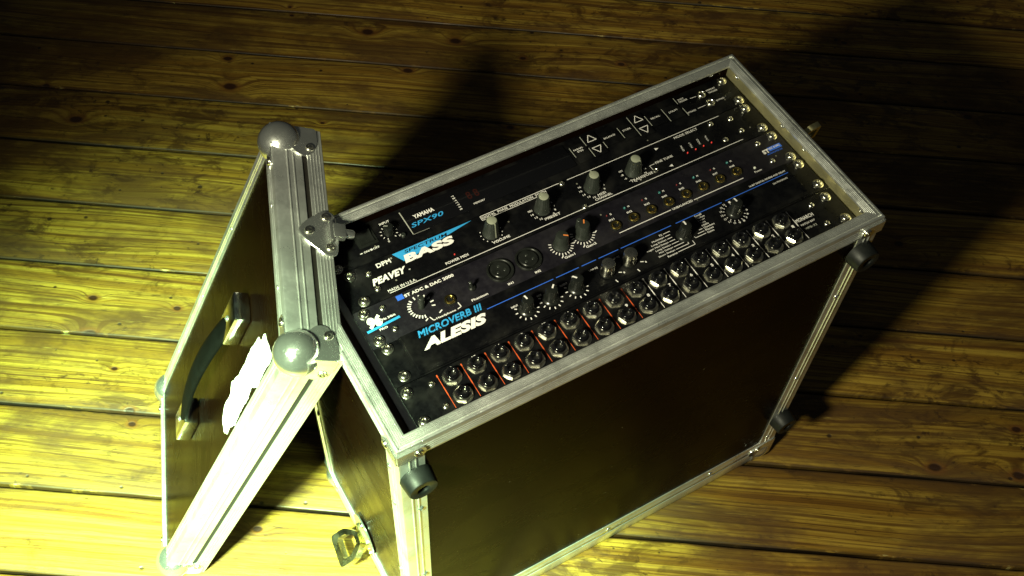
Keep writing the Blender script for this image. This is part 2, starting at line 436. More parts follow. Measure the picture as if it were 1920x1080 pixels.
def ribs(x0, x1, centres, h=0.8, wd=1.7):
    """outline points along one leg: flat with small raised ribs (returns list of (pos, height))"""
    out = [(x0, 0.0)]
    for c in centres:
        out += [(c - wd / 2, 0), (c - wd * .25, h), (c + wd * .25, h), (c + wd / 2, 0)]
    out.append((x1, 0.0)); return out

def angle_profile(la, lb, ra, rb, th=1.3, r=2.0):
    """L trim: leg la along +a on the face b=0 side, leg lb along +b on the a=0 face; ribs at ra / rb, standing outwards"""
    p = []
    for s_, h in reversed(ribs(r, la, ra)): p.append((s_, -h))
    p.append((r * .3, r * .3 - r * .15))
    for s_, h in ribs(r, lb, rb): p.append((-h, s_))
    p += [(th, lb), (th, th), (la, th)]
    return p

# ------------------------------------------------------------------ the case
case = root('rack_case', 'open brown rack case with aluminium edges standing on its back, equipment facing up', 'rack case')
Zc = D - 2.0
wt = 6.0
for nm, bx in (('front_panel', (-HW + 1.4, HW - 1.4, -HH + 1.4, -HH + 1.4 + wt, 28.5, D - 4)), ('back_panel', (-HW + 1.4, HW - 1.4, HH - 1.4 - wt, HH - 1.4, 28.5, D - 4)),
               ('side_panel', (-HW + 1.4, -HW + 1.4 + wt, -HH + 7.6, HH - 7.6, 28.5, D - 4)), ('side_panel', (HW - 1.4 - wt, HW - 1.4, -HH + 7.6, HH - 7.6, 28.5, D - 4)),
               ('rear_cover', (-HW + 1.4, HW - 1.4, -HH + 1.4, HH - 1.4, 3.0, 23.0)), ('tongue', (-HW + 9, HW - 9, -HH + 9, HH - 9, 23.1, 29))):
    MB().box(*bx).build(nm, 'laminate', case)
# inner plywood lining strips and battens beside the rails
MB().box(HW - 7.42, HW - 8.6, -HH + 7.6, HH - 7.6, D - 70, D - 4.4).build('lining', 'ply', case)
MB().box(-HW + 7.5, -238.5, -HH + 7.6, HH - 7.6, D - 60, D - 27.0, 0.5).build('batten', 'batten', case)
MB().box(-HW + 7.5, HW - 9, -HH + 7.6, -HH + 9.0, D - 60, D - 5).build('lining', 'batten', case)
# ribbed rim all round the opening
def rim_profile():
    p = [(1.2, -22), (0, -22)]
    for c in (-18.5, -15, -11.5, -8):
        p += [(0, c - .7), (-.5, c - .3), (-.5, c + .3), (0, c + .7)]
    p += [(0, -1.0), (0.35, -0.25), (1.0, 0), (2.4, 0), (2.4, -2.3), (4.3, -2.3), (4.3, -0.35)]
    for c in (6.2, 7.9, 9.6, 11.3):
        p += [(c - .6, -0.35), (c - .25, 0.10), (c + .25, 0.10), (c + .6, -0.35)]
    p += [(12.6, -0.35), (13.2, -0.9), (13.2, -3.2), (1.2, -3.2)]
    return p
RP = rim_profile()
for p0, p1, A in (((-HW, -HH, D), (HW, -HH, D), (0, 1, 0)), ((HW, -HH, D), (HW, HH, D), (-1, 0, 0)), ((HW, HH, D), (-HW, HH, D), (0, -1, 0)), ((-HW, HH, D), (-HW, -HH, D), (1, 0, 0))):
    extrude(MB(), RP, p0, p1, A, (0, 0, 1), 1, 1).build('rim_trim', 'alu', case)
# corner uprights
AP = angle_profile(25, 25, (10.5, 16.5), (10.5, 16.5))
for sx, sy in ((-1, -1), (1, -1), (1, 1), (-1, 1)):
    extrude(MB(), AP, (sx * HW, sy * HH, 48), (sx * HW, sy * HH, D - 22.3), (-sx, 0, 0), (0, -sy, 0)).build('corner_trim', 'alu', case)
# two bands round the foot (case body and rear cover) with a dark joint between
for z0, z1, rb in ((28.0, 48.5, (8.0,)), (2.0, 23.4, ())):
    for p0, p1, A in (((-HW, -HH, 0), (HW, -HH, 0), (0, 1, 0)), ((HW, -HH, 0), (HW, HH, 0), (-1, 0, 0)), ((HW, HH, 0), (-HW, HH, 0), (0, -1, 0)), ((-HW, HH, 0), (-HW, -HH, 0), (1, 0, 0))):
        pr = [(1.2, z0), (0.3, z0), (0, z0 + .5)]
        for c in rb: pr += [(0, z0 + c - .7), (-.45, z0 + c - .3), (-.45, z0 + c + .3), (0, z0 + c + .7)]
        pr += [(0, z1 - .5), (0.3, z1), (1.2, z1)]
        extrude(MB(), pr, p0, p1, A, (0, 0, 1), 1, 1).build('base_trim', 'alu', case)
rv = [(-244.5, 379), (-244.8, 212), (245.5, 383), (247, 209), (-245, 60), (246, 60)]
for x, z in rv:
    link('rivet', rivet_me, case, M=place(frame((x, -HH - .1, z), (1, 0, 0), (0, 0, 1), (0, -1, 0))))
for y, z in ((-107, 376), (-104, 200), (-106, 452), (107, 376), (105, 200)):
    for sx in (-1, 1):
        link('rivet', rivet_me, case, M=place(frame((sx * (HW + .1), y, z), (0, sx, 0), (0, 0, 1), (sx, 0, 0))))
for x in (-150, 5, 160):
    link('rivet', rivet_me, case, M=place(frame((x, -HH - .1, 37), (1, 0, 0), (0, 0, 1), (0, -1, 0))))
# rivets inside the rim
for x, y in ((HW - 14.6, 101), (HW - 14.6, 22), (HW - 14.6, -14), (HW - 14.6, -104)):
    link('rivet', rivet_me, case, M=place(frame((x + 6.2, y, D - 9), (0, 1, 0), (0, 0, 1), (-1, 0, 0))))
link('rivet', rivet_me, case, M=place(frame((230, HH - 8.2, D - 9), (1, 0, 0), (0, 0, 1), (0, -1, 0))))
# corner straps under the rim
for sx in (-1, 1):
    st = rounded([(0, -7.5), (27, -7.5), (27, 7.5), (0, 7.5)], [0.2, 7.4, 7.4, 0.2], 6)
    Mf = frame((sx * (HW + 1.0), -HH - .7, D - 13), (-sx, 0, 0), (0, 0, 1), (0, -1, 0))
    b = MB(Mf).prism(st, 0, 1.6)
    Ms = frame((sx * (HW + .7), -HH - 1.0, D - 13), (0, 1, 0), (0, 0, 1), (sx, 0, 0))
    b2 = MB(Ms).prism(st, 0, 1.6); b.v += b2.v; o_ = len(b.v) - len(b2.v); b.f += [tuple(i + o_ for i in q) for q in b2.f]
    s_ = b.build('corner_strap', 'steel', case)
    link('rivet', hollow_me, s_, M=place(frame((sx * (HW - 19), -HH - 2.2, D - 13), (-sx, 0, 0), (0, 0, 1), (0, -1, 0))))
    link('rivet', hollow_me, s_, M=place(frame((sx * (HW + 2.2), -HH + 19, D - 13), (0, 1, 0), (0, 0, 1), (sx, 0, 0))))
# rubber feet on the lower long side (towards the viewer)
foot_me = MB().lathe(0, 0, [(15.5, 0), (15.3, 3), (14.0, 15), (13.2, 16), (6.6, 16), (5.4, 15), (5.2, 6), (0.4, 6)], 32).mesh('rubber_foot', 'rubber', 40)
fsc_me = MB().lathe(0, 0, [(4.6, 6.0), (4.4, 7.6), (2.6, 8.6), (0.5, 8.7)], 16).mesh('screw', 'steel', 60)
for x, z in ((-247, 453), (245, 463), (252, 108), (-250, 108)):
    Mx = place(frame((x, -HH - .2, z), (1, 0, 0), (0, 0, 1), (0, -1, 0)))
    fo = link('rubber_foot', foot_me, case, M=Mx)
    link('screw', fsc_me, fo)

# ball corners: local corner at origin, x/y/z run inwards along the three edges
def ball_parts(r, off, la, lb, tongue):
    """dome plus three riveted flanges; corner at origin, case occupies +x +y +z"""
    bm = bmesh.new(); bmesh.ops.create_uvsphere(bm, u_segments=40, v_segments=24, radius=r)
    for v in bm.verts: v.co += Vector((off, off, off))
    bm.verts.index_update()
    b = MB().add([v.co.copy() for v in bm.verts], [tuple(v.index for v in f.verts) for f in bm.faces]); bm.free()
    fl = []
    # flange on z=0 face spanning (x along, y along) etc.
    def flange(o, ax, ay, az, la, lb):
        pts = rounded([(-1.0, -1.0), (la, -1.0), (la, lb * .55), (la * .80, lb), (la * .55, lb * .96), (la * .40, lb * .72), (-1.0, lb * .72)], [1.5, 4, 7, 9, 6, 5, 2], 4)
        fl.append(MB(frame(o, ax, ay, az)).prism(pts, -0.4, 1.5))
    return b, flange, fl
def ball_corner(parent, Mc, r=21, off=11.5, ta=45, tb=34, tongue=46, mat='steel', rivets=True):
    """Mc: mm matrix from corner space (x = thickness axis, y = edge, z = edge, all inwards) to parent"""
    b, flange, fl = ball_parts(r, off, ta, tb, tongue)
    flange((0, 0, 0), (1, 0, 0), (0, 1, 0), (0, 0, -1), ta, tb)      # on the z=0 face
    flange((0, 0, 0), (1, 0, 0), (0, 0, 1), (0, -1, 0), ta, tb)      # on the y=0 face
    tp = rounded([(-1, -1), (14, -1), (15, 20), (12, tongue), (3, tongue), (2, 24), (-1, 24)], [1, 5, 10, 5, 5, 6, 1], 4)
    MBt = MB(frame((0, 0, 0), (0, 1, 0), (0, 0, 1), (-1, 0, 0))).prism([(y, x) for x, y in tp], -0.4, 1.4)
    out = MB(Mc)
    for q in [b] + fl + [MBt]:
        out.add(q.v, q.f)
    det = Mc.to_3x3().determinant()
    if det < 0: out.f = [tuple(reversed(f)) for f in out.f]
    o = out.build('ball_corner', mat, parent, 40)
    if rivets:
        for p, ax in (((ta * .82, tb * .68, -1.5), (0, 0, -1)), ((ta * .82, -1.5, tb * .68), (0, -1, 0)), ((-1.4, tongue - 7, 7.5), (-1, 0, 0))):
            z = (Mc.to_3x3() @ Vector(ax)).normalized(); x = z.orthogonal().normalized(); y = z.cross(x)
            link('rivet', hollow_me, o, M=place(frame(Mc @ Vector(p), x, y, z)))
    return o
for sx in (-1, 1):
    for sy in (-1, 1):
        ball_corner(case, frame((sx * HW, sy * HH, 3), (0, 0, 1), (-sx, 0, 0), (0, -sy, 0)), r=19, off=13.5, ta=40, tb=40, tongue=30, rivets=(sy < 0))

# butterfly latches
def latch(Mc, name, wing_tilt, wing_turn, wy=-9, sc=1.0, spin=0.0):
    """plate on a side wall; z outwards, y up"""
    pl = rounded([(-23, -30), (23, -30), (26, 4), (14, 30), (-14, 30), (-26, 4)], [10, 10, 10, 12, 12, 10], 5)
    b = MB(Mc).prism(pl, 0, 1.8)
    inner = rounded([(-15, -22), (15, -22), (17, 2), (-17, 2)], 6, 4)
    o = b.build(name, 'steel', case)
    MB(Mc).prism(inner, 1.8, 4.2).build('hub', 'goldsteel', o)
    for x, y in ((-17, -24), (17, -24), (0, 23)):
        link('rivet', hollow_me, o, M=place(Mc @ frame((x, y, 1.8), (1, 0, 0), (0, 1, 0), (0, 0, 1))))
    Mw = Mc @ Matrix.Translation((0, wy, 5)) @ Matrix.Scale(sc, 4) @ Matrix.Rotation(wing_turn, 4, 'Z') @ Matrix.Rotation(wing_tilt, 4, 'X') @ Matrix.Rotation(spin, 4, 'Y')
    ou = rounded([(-7, 0), (7, 0), (19, 14), (19, 34), (-19, 34), (-19, 14)], [2, 2, 5, 5, 5, 5], 4)
    inn = rounded([(-4.5, 5), (4.5, 5), (12.5, 16), (12.5, 27), (-12.5, 27), (-12.5, 16)], [1, 1, 4, 4, 4, 4], 4)
    n = len(ou); v = [(x, y, z) for z in (-5.0, 5.0) for x, y in ou] + [(x, y, z) for z in (-5.0, 5.0) for x, y in inn]
    f = []
    for i in range(n):
        j = (i + 1) % n
        f += [(i, j, n + j, n + i), (2 * n + j, 2 * n + i, 3 * n + i, 3 * n + j), (n + i, n + j, 3 * n + j, 3 * n + i), (j, i, 2 * n + i, 2 * n + j)]
    MB(Mw).add(v, f).build('wing', 'goldsteel' if sc < 1 else 'darksteel', o, 30)
    return o
latch(frame((-HW - .6, 6, 62), (0, -1, 0), (0, 0, 1), (-1, 0, 0)), 'latch', R(52), R(168), -9, 1.12, R(12))
latch(frame((HW + .6, 6, D - 44), (0, 1, 0), (0, 0, 1), (1, 0, 0)), 'latch', R(86), R(-20), 26, 0.6, R(-59))
latch(frame((HW + .6, 6, 62), (0, 1, 0), (0, 0, 1), (1, 0, 0)), 'latch', R(70), R(180))

# rack rails
XO, YO, U1 = 9.78, 6.66, 44.45
ZP = D - 20.0
for x0, x1 in ((-238.3, -206), (222, 252.5)):
    MB().box(x0, x1, -HH + 9.5, HH - 8.2, ZP - 5.6, ZP - 3.2, 0.4).build('rack_rail', 'alu', case)
    xs = x0 if x0 < 0 else x1 - 2
    MB().box(xs, xs + 2, -HH + 9.5, HH - 8.2, ZP - 40, ZP - 5.8).build('rail_flange', 'alu_dull', case)

# ------------------------------------------------------------------ rack units
OFF = {1: 0.0, 2: 0.0, 3: 0.0, 4: 2.0, 5: -2.0}
def unit(name, u, label, mat, top=21.85, bot=-21.85, th=3.0):
    r_ = root(name, label, 'rack unit', (XO, YO + (3 - u) * U1 + OFF[u], ZP), 'rack units mounted in the case')
    MB().box(-241.3, 241.3, bot, top, -th, 0, 0.45).build('faceplate', mat, r_)
    MB().box(-214, 214, bot + 1.2, top - 1.2, -200, -th - 0.1).build('chassis', 'panel', r_)
    return r_
def screws(r_, pts, me=rack_screw_me, name='rack_screw', z=0.0):
    for x, y in pts:
        o = link(name, me, r_, (x, y, z)); o.rotation_euler[2] = random.uniform(0, 3)
RS = [(-232.6, 15.9), (-232.6, -15.9), (232.6, 15.9), (232.6, -15.9)]
class Printer:
    """collects print; big words and long rules become parts of their own, tiny marks stay joined"""
    def __init__(p, r_, mat, name): p.small = MB(); p.r = r_; p.mat = mat; p.name = name
    def text(p, t, cx, cy, wd, ht, *a, **k):
        if ht >= 2.35 and wd > 3.2: MB().text(t, cx, cy, wd, ht, *a, **k).build(p.name, p.mat, p.r, 0)
        else: p.small.text(t, cx, cy, wd, ht, *a, **k)
    def line(p, x0, y0, x1, y1, *a):
        if math.hypot(x1 - x0, y1 - y0) > 14: MB().line(x0, y0, x1, y1, *a).build('printed_line' if p.name == 'lettering' else p.name, p.mat, p.r, 0)
        else: p.small.line(x0, y0, x1, y1, *a)
    def plate(p, *a): p.small.plate(*a)
    def box(p, *a): p.small.box(*a)
    def ticks(p, *a): p.small.ticks(*a)
def prt(r_, mat, fn, name='lettering'):
    p = Printer(r_, mat, name); fn(p)
    if p.small.v:
        o = p.small.build('scale_marks' if name == 'lettering' else name, mat, r_, 0)
        if name == 'lettering' or name == 'divider': o['kind'] = 'stuff'

def knob(r_, x, y, rb, rt, h, mat, ang, ptr='white', cap=None, flutes=0, skirt=None, name='knob', ptr_w=1.3):
    n = 36 if flutes else 28
    prof = [(rb, 0), (rb, 1.0), (rb * .97, 1.6)] if not skirt else [(skirt, 0), (skirt, 1.2), (rb * 1.04, 2.2), (rb, 2.6)]
    prof += [(rt * 1.0, h - 1.0), (rt * .93, h - .25), (rt * .82, h)]
    b = MB(); v = []; f = []
    for k, (r0, z) in enumerate(prof):
        for i in range(n):
            a = 2 * PI * i / n; rr = r0
            if flutes and z > 1.5: rr = r0 * (1 - 0.055 * (i % 2))
            v.append((rr * math.cos(a), rr * math.sin(a), z))
    for k in range(len(prof) - 1):
        for i in range(n):
            j = (i + 1) % n; f.append((k * n + i, k * n + j, (k + 1) * n + j, (k + 1) * n + i))
    f.append(tuple((len(prof) - 1) * n + i for i in range(n)))
    b.add(v, f)
    o = b.build(name, mat, r_, 40); o.location = Vector((x, y, 0.02)) * K; o.rotation_euler[2] = ang
    if cap:
        MB().lathe(0, 0, [(rt * .80, h + .02), (rt * .80, h + .5), (rt * .70, h + .8)], n).build('cap', cap, o, 50)
    if ptr:
        p = MB(); zt = h + (.85 if cap else .06)
        p.box(rt * (.0 if cap else .15), rt * .93, -ptr_w / 2, ptr_w / 2, h - .3, zt)
        dx = rt - rb
        p.add([(rt * .90, -ptr_w / 2, zt), (rt * .90, ptr_w / 2, zt), (rt + .35, ptr_w / 2, h - 1.2), (rt + .35, -ptr_w / 2, h - 1.2), (rb + .3, ptr_w / 2, 2.6), (rb + .3, -ptr_w / 2, 2.6)], [(0, 3, 2, 1), (3, 5, 4, 2)])
        p.build('pointer', ptr, o, 0)
    return o

# ---- unit 1: effects processor at the back
u1 = unit('multi_effects_processor', 1, 'black SPX90 multi effects rack unit, rearmost in the case, with arrow keys', 'panel')
screws(u1, RS)
MB().box(-151, 33, -12.5, 17.5, 0.02, 0.9, 0.25).build('display_window', 'gloss', u1)
MB().box(-204, -184, -5, 14, 0.02, 1.0, 0.3).build('switch_frame', 'plastic', u1)
MB().add([(-201, -2.5, 1), (-187, -2.5, 1), (-201, 11.5, 1), (-187, 11.5, 1), (-201, 4.5, 2.0), (-187, 4.5, 2.0), (-201, 11.5, 4.2), (-187, 11.5, 4.2), (-201, -2.5, 2.6), (-187, -2.5, 2.6)],
         [(8, 9, 5, 4), (4, 5, 7, 6), (0, 1, 9, 8), (2, 6, 7, 3), (0, 8, 4, 6, 2), (1, 3, 7, 5, 9)]).build('power_switch', 'plastic', u1)
knob(u1, -170.9, 0.8, 5.2, 4.6, 10, 'plastic', R(150), ptr='whitedim', ptr_w=.7)
MB().lathe(-160.5, -9.5, [(2.4, 0), (2.4, 2.5), (1.8, 3.2)], 14).build('indicator', 'greyplastic', u1)
def f(b):
    b.text('INPUT', -169.8, 13.3, 10.5, 2.6, .015)
    b.ticks(-170.9, .8, 7.0, 8.6, .7, -60, 240, 11)
    b.text('0', -175.5, -8.8, 1.6, 2.2, .01); b.text('10', -162.5, -7.2, 2.6, 2.2, .01)
    b.line(-206, -9.8, -203.5, -9.8, .9); b.text('ON/', -199, -9.8, 6.2, 2.2, .015); b.box(-195.3, -193.2, -10.8, -8.8, .1, .12); b.text('OFF', -189.2, -9.8, 6.4, 2.2, .015)
prt(u1, 'white', f)
def f(b):
    b.text('YAMAHA', -131.2, 5.6, 22, 4.8, .035, z=1.0)
    for i, t in enumerate(('+6', '0', '-6', '-12', '-18', '-24', 'dB')): b.text(t, -96.8, 10.8 - i * 3.0, 3.0, 1.5, .03, z=1.0)
    b.text('MEMORY', -76.5, -7.4, 12.5, 2.1, .01, z=1.0)
prt(u1, 'white', f)
prt(u1, 'blue', lambda b: b.text('SPX90', -131.5, -3.0, 35, 5.2, .012, .25, z=1.0), 'logo')
prt(u1, 'digit', lambda b: (b.text('8', -82, 4.3, 5, 9.5, .02, z=1.0), b.text('8', -74, 4.3, 5, 9.5, .02, z=1.0)), 'digit')
prt(u1, 'whitedim', lambda b: (b.line(-151.6, 17.6, -151.2, -12.2, .9), b.line(-151.2, -12.6, -134, -12.8, .25)), 'window_edge_highlight')  # grey lines paint in the highlight along the window's edge
keys = [(37.5, 53.5, -12.5, 11), (55, 71, 4.2, 17.8), (55, 71, -12.5, 2.6), (73, 94, -6, 11), (96, 111, -8, 11), (112.5, 128.5, 4.2, 17.8), (112.5, 128.5, -12.5, 2.6), (130, 149, -6, 11), (151.5, 170, -8, 11)]
for a, c, y0, y1 in keys:
    MB().box(a, c, y0, y1, 0.02, 1.5, 0.35).build('key', 'panel', u1)
def f(b):
    z = 1.62
    b.text('PARAM-', 44.8, 4.8, 11, 2.1, .01, z=z); b.text('ETER', 45.6, 1.6, 7, 2.1, .01, z=z); b.text('BALANCE', 82, 4.1, 13.5, 2.1, .01, z=z)
    b.text('STORE', 103, 4.0, 9.5, 2.1, .01, z=z); b.text('RECALL', 139.2, 4.4, 11, 2.1, .01, z=z); b.text('UTILITY', 160.8, 3.0, 11, 2.1, .01, z=z)
    for cx, cy, s in ((63.2, 11.2, 1), (62.9, -4.6, -1), (120.8, 11.2, 1), (120.5, -4.6, -1)):
        t = [(cx - 5.2, cy - 3.6 * s), (cx + 5.2, cy - 3.6 * s), (cx, cy + 5.0 * s)]
        for i in range(3): b.line(*t[i], *t[(i + 1) % 3], .75, z)
    b.text('FOOT', 178.6, 14.4, 7, 2.1, .01); b.text('TRIGGER', 179.4, 11.4, 11, 2.1, .01); b.line(188, 10.6, 195.4, 10.0, .5)
    b.text('MEMORY', 215.2, 11.6, 11.5, 2.1, .01); b.text('TRIGGER', 215.6, 8.0, 11.5, 2.1, .01)
    b.text('BYPASS', 178.9, -5.6, 10.5, 2.1, .01); b.line(187, -5.2, 197, -5.0, .5); b.text('BYPASS', 216.2, -5.1, 10, 2.1, .01)
prt(u1, 'white', f)
def f(b):
    for x, y0, y1 in ((36.8, -4, 10), (54.4, 4.5, 18), (54.8, -12, 1), (72.3, -8, 1), (95.2, -5, 10.5), (112, -10, 18), (129.6, -4, 11), (150.8, -8, 11), (170.8, 9, 18), (172, -10, 2)): b.line(x, y0, x, y1, .6, 1.56)
prt(u1, 'whitedim', f, 'key_edge_glints')  # thin grey lines paint the light caught by the key edges
jack_ring = MB().lathe(0, 0, [(4.8, 0), (4.8, 1.6), (4.2, 2.2), (3.2, 2.2), (2.6, 1.6), (2.5, 0.1)], 22, closed=False).mesh('jack', 'nickel', 45)
hole_me = MB().lathe(0, 0, [(2.6, 0.15), (0.2, 0.15)], 18, closed=False).mesh('socket', 'void', 0)
for x, y in ((201.8, 9.6), (203.6, -4.7)):
    j = link('jack', jack_ring, u1, (x, y, 0)); link('socket', hole_me, j)

# ---- unit 2: bass synth module
u2 = unit('bass_synth_module', 2, 'black Spectrum Bass synth module with four grey-capped knobs and blue wedge logo', 'panel')
screws(u2, [(-226, 15.5), (-226, -15.9), (231, 15.9), (231, -14.6)])
screws(u2, [(-209, 10.5), (-209, -8.7), (185.8, 14.8), (208.6, 11.2), (209.2, -7.7), (186.9, -10.1), (11.9, -16.9), (6.9, 19.2)], screw_me, 'panel_screw')
prt(u2, 'blue', lambda b: b.plate([(-180, 20.4), (-173.2, 8.2), (-168, 8.2), (-94, 20.9)], .10), 'wedge')
prt(u2, 'black', lambda b: b.text('SPECTRUM', -145.5, 17.4, 46, 3.6, .02, .2, z=.16))
def f(b):
    b.text('BASS', -146.4, 9.6, 53, 9.6, .055, .12, z=.20)
    b.text('DPM', -191.5, 15.0, 14.5, 5.0, .03); b.text('®', -182.6, 16.9, 1.8, 1.8)
    b.text('PEAVEY', -193, -0.6, 36, 7.6, .045, .35); b.text('®', -173, -2.6, 1.8, 1.8)
    b.text('MADE IN U.S.A.', -187.2, -15.6, 29, 2.9, .015)
    b.line(-201, -18.3, 203.5, -18.2, .62)
    b.line(-85, 20.9, 7, 20.9, .6); b.line(14, 20.7, 200, 20.3, .6); b.line(-85, 15.6, -12, 15.8, .5); b.line(-85, 15.6, -85, 20.9, .5)
    b.text('DIGITAL  PHASE  MODULATION  SYNTH', -48, 18.2, 72, 3.0, .01)
    b.text('POWER MIDI', -128.4, -13.3, 24, 2.9, .015)
    b.text('VOLUME', -80.1, -12.8, 19, 2.9, .015); b.text('PRESET', -22.1, -11.8, 17.5, 2.9, .015)
    b.text('MIDI', 35.4, -10.6, 9, 2.7, .015); b.text('CHANNEL', 35.1, -14.6, 19.5, 2.7, .015); b.text('TRANSPOSE', 82.7, -11.2, 26, 2.9, .015)
    b.text('FINE TUNE', 115.4, -2.5, 21, 2.7, .01); b.line(97.5, -3.0, 103.5, -2.8, .5); b.line(97.5, -3.0, 97.8, -8.5, .5)
    b.text('MODE SELECT', 155.2, 16.4, 29, 2.8, .01)
    for x, t in ((141.0, 'OMNI'), (151.3, 'POLY'), (161.2, 'HOLD'), (171.2, 'LOCAL')): b.text(t, x - .6, .8, 7.5, 2.0, .005, rot=R(82))
    b.plate([(114.8, 11.4), (119, 13), (114.8, 14.6)], .12); b.plate([(119, -14.5), (119, -11.3), (114.8, -12.9)], .12)
    b.ticks(-84.9, -1.5, 10.2, 11.2, .9, 150, 390, 11)
    for cx, cy, a0, a1, ns in ((-26.5, .5, 165, 375, ('MIDI1', '14', '13', '12', '11', '10', '9', '8', '7', '6')), (30.9, .5, 150, 375, ('16', '15', '14', '13', '12', '11', '10', '9', '8', '7')), (78.6, -1.3, 150, 375, ('OCT', '-8', '-6', '-4', '-2', '0', '+2', '+4', '+6', '+8'))):
        for i, t in enumerate(ns):
            a = R(a0 + (a1 - a0) * i / (len(ns) - 1)); b.text(t, cx + 12.6 * math.cos(a), cy + 12.2 * math.sin(a), 1.5 * min(len(t), 3), 2.1, .02)
prt(u2, 'white', f)
for x, y, a in ((-84.9, -1.5, -88), (-26.5, .5, 95), (30.9, .5, 95), (78.6, -1.3, -62)):
    knob(u2, x, y, 8.6, 6.0, 19.5, 'greyplastic', R(a), ptr='cap', cap='cap', flutes=1, ptr_w=1.2)
led_me = {k: MB().lathe(0, 0, [(r_, 0), (r_, .8), (r_ * .7, 1.5), (r_ * .2, 1.7)], 12).mesh('led', k, 60) for k, r_ in (('led_red', 0.62), ('led_dim', 0.75), ('led_teal', 1.3), ('led_white', 1.4))}
link('led', led_me['led_red'], u2, (-128, -7.6, 0))
for x in (141.6, 151.8, 161.7, 171.6): link('led', led_me['led_red'], u2, (x, -6.8, 0))
MB().lathe(99.4, -10.9, [(2.8, 0), (2.8, .5), (2.2, .9), (1.8, .4), (.3, .3)], 16).build('trimmer', 'nickel', u2)

# ---- unit 3: converter
u3 = unit('audio_converter', 3, 'satin black AD and DA converter unit with two round XLR sockets and gold jacks', 'panel_soft')
screws(u3, RS)
screws(u3, [(-214.5, 14.6), (-214.3, -11.0), (212.9, 14.0), (212.4, -11.9)], screw_me, 'panel_screw')
def f(b):
    b.text('ST ADC & DAC 2000', -165.5, 16.9, 51, 3.4, .04)
    b.text('96', -227.2, 4.6, 14, 13, .075, .18, z=.2); b.text('kHz 24bit', -214.5, 3.4, 15, 2.4, .03, z=.2); b.text('PRO', -223, -5.5, 8, 2.2, .03, z=.2)
    b.ticks(-182.5, -.7, 9.6, 13.0, 1.25, -20, 100, 6); b.ticks(-182.5, -.7, 9.6, 13.0, 1.25, 125, 262, 11)
    b.line(-186, -16.6, -183, -14.8, 1.1); b.line(-171, -14.6, -167.5, -12.6, 1.1)
    b.text('Headphone', -166.4, -19.0, 20, 2.4, .03); b.line(-181, -14.5, -179.4, -19, .9); b.line(-179.4, -19.2, -177.3, -19.2, .8); b.line(-151, -12.5, -150.4, -17.6, .9); b.line(-150.4, -17.8, -154.6, -18.8, .8)
    b.text('Phantom', -130.4, -16.8, 17, 2.5, .025)
    b.text('IN1', -97.6, -17.0, 5.6, 2.5, .03); b.text('IN2', -68.4, -17.4, 6.0, 2.5, .03)
    for cx, cy, t in ((-33.3, -1.4, 'Gain1'), (-8.5, -.2, 'Gain2')):
        b.ticks(cx, cy, 9.4, 12.2, .9, 150, 345, 13); b.text(t, cx + 1.0, cy - 14.6, 11.5, 2.6, .025)
        b.line(cx - 7, cy - 13.6, cx - 4.4, cy - 11.6, 1.0); b.line(cx + 11.8, cy - 3.8, cx + 14.6, cy - 2.4, 1.0)
    for i in range(8):
        x = 25.9 + i * 20.73
        b.text('IN%d' % (i + 1), x + .4, 1.8, 5.8, 2.2, .025); b.text('S' if i % 2 == 0 else 'M', x + 3.2, 8.0, 1.9, 2.0, .03)
    b.line(24, -15.6, 84.5, -15.6, .8); b.line(112, -15.9, 172.6, -16.2, .8); b.text('UNBALANCED', 98.3, -15.7, 24, 2.6, .02)
    b.text('Power', 191.8, -15.6, 9, 2.3, .015)
    b.text('ST', 214.4, 1.4, 8.0, 5.2, .05, z=.2); b.text('ADC & DAC', 225.6, 2.8, 14, 2.4, .02, z=.2)
prt(u3, 'white', f)
def f(b):
    b.box(-198.6, -191.8, 14.8, 20.4, .1, .12)
    b.box(218, 234, -.4, 4.8, .06, .1); b.text('AUDIOTECH', 222.5, -2.9, 19, 1.9, .02)
prt(u3, 'blue2', f, 'logo')
def f(b):
    b.line(-238, -3.0, -204.5, -.8, 2.6)
prt(u3, 'blue', f, 'logo_stripe')
knob(u3, -182.5, -.7, 3.3, 3.0, 15, 'greyplastic', R(60), ptr=None, name='knob')
knob(u3, -33.3, -1.4, 7.2, 6.0, 16.5, 'greyplastic', R(-35), ptr='orange', ptr_w=1.2, skirt=8.2)
knob(u3, -8.5, -.2, 7.2, 6.0, 16.5, 'greyplastic', R(60), ptr='orange', ptr_w=1.2, skirt=8.2)
knob(u3, -8.8, 7.5, 3.0, 2.6, 15, 'greyplastic', R(0), ptr=None, name='toggle')
gold_me = MB().lathe(0, 0, [(5.2, 0), (5.2, 1.2), (4.9, 2.0), (3.9, 2.3), (3.2, 1.8), (3.1, 0.1)], 24, closed=False).mesh('jack', 'brass', 45)
ghole_me = MB().lathe(0, 0, [(3.2, 0.15), (0.2, 0.15)], 18, closed=False).mesh('socket', 'void', 0)
hexn_me = MB().lathe(0, 0, [(6.6, 0), (6.6, .9), (5.9, 1.2)], 6).mesh('nut', 'plastic', 30)
def goldjack(x, y):
    j = link('jack', gold_me, u3, (x, y, 0.4)); link('socket', ghole_me, j); link('nut', hexn_me, j, (0, 0, -.4))
goldjack(-156.1, -6.9)
for i in range(8):
    x = 25.9 + i * 20.73; goldjack(x, -6.7)
    link('led', led_me['led_dim' if i % 2 == 0 else 'led_teal'], u3, (x - 1.4, 7.9, 0))
link('led', led_me['led_white'], u3, (190.8, -10.9, 0))
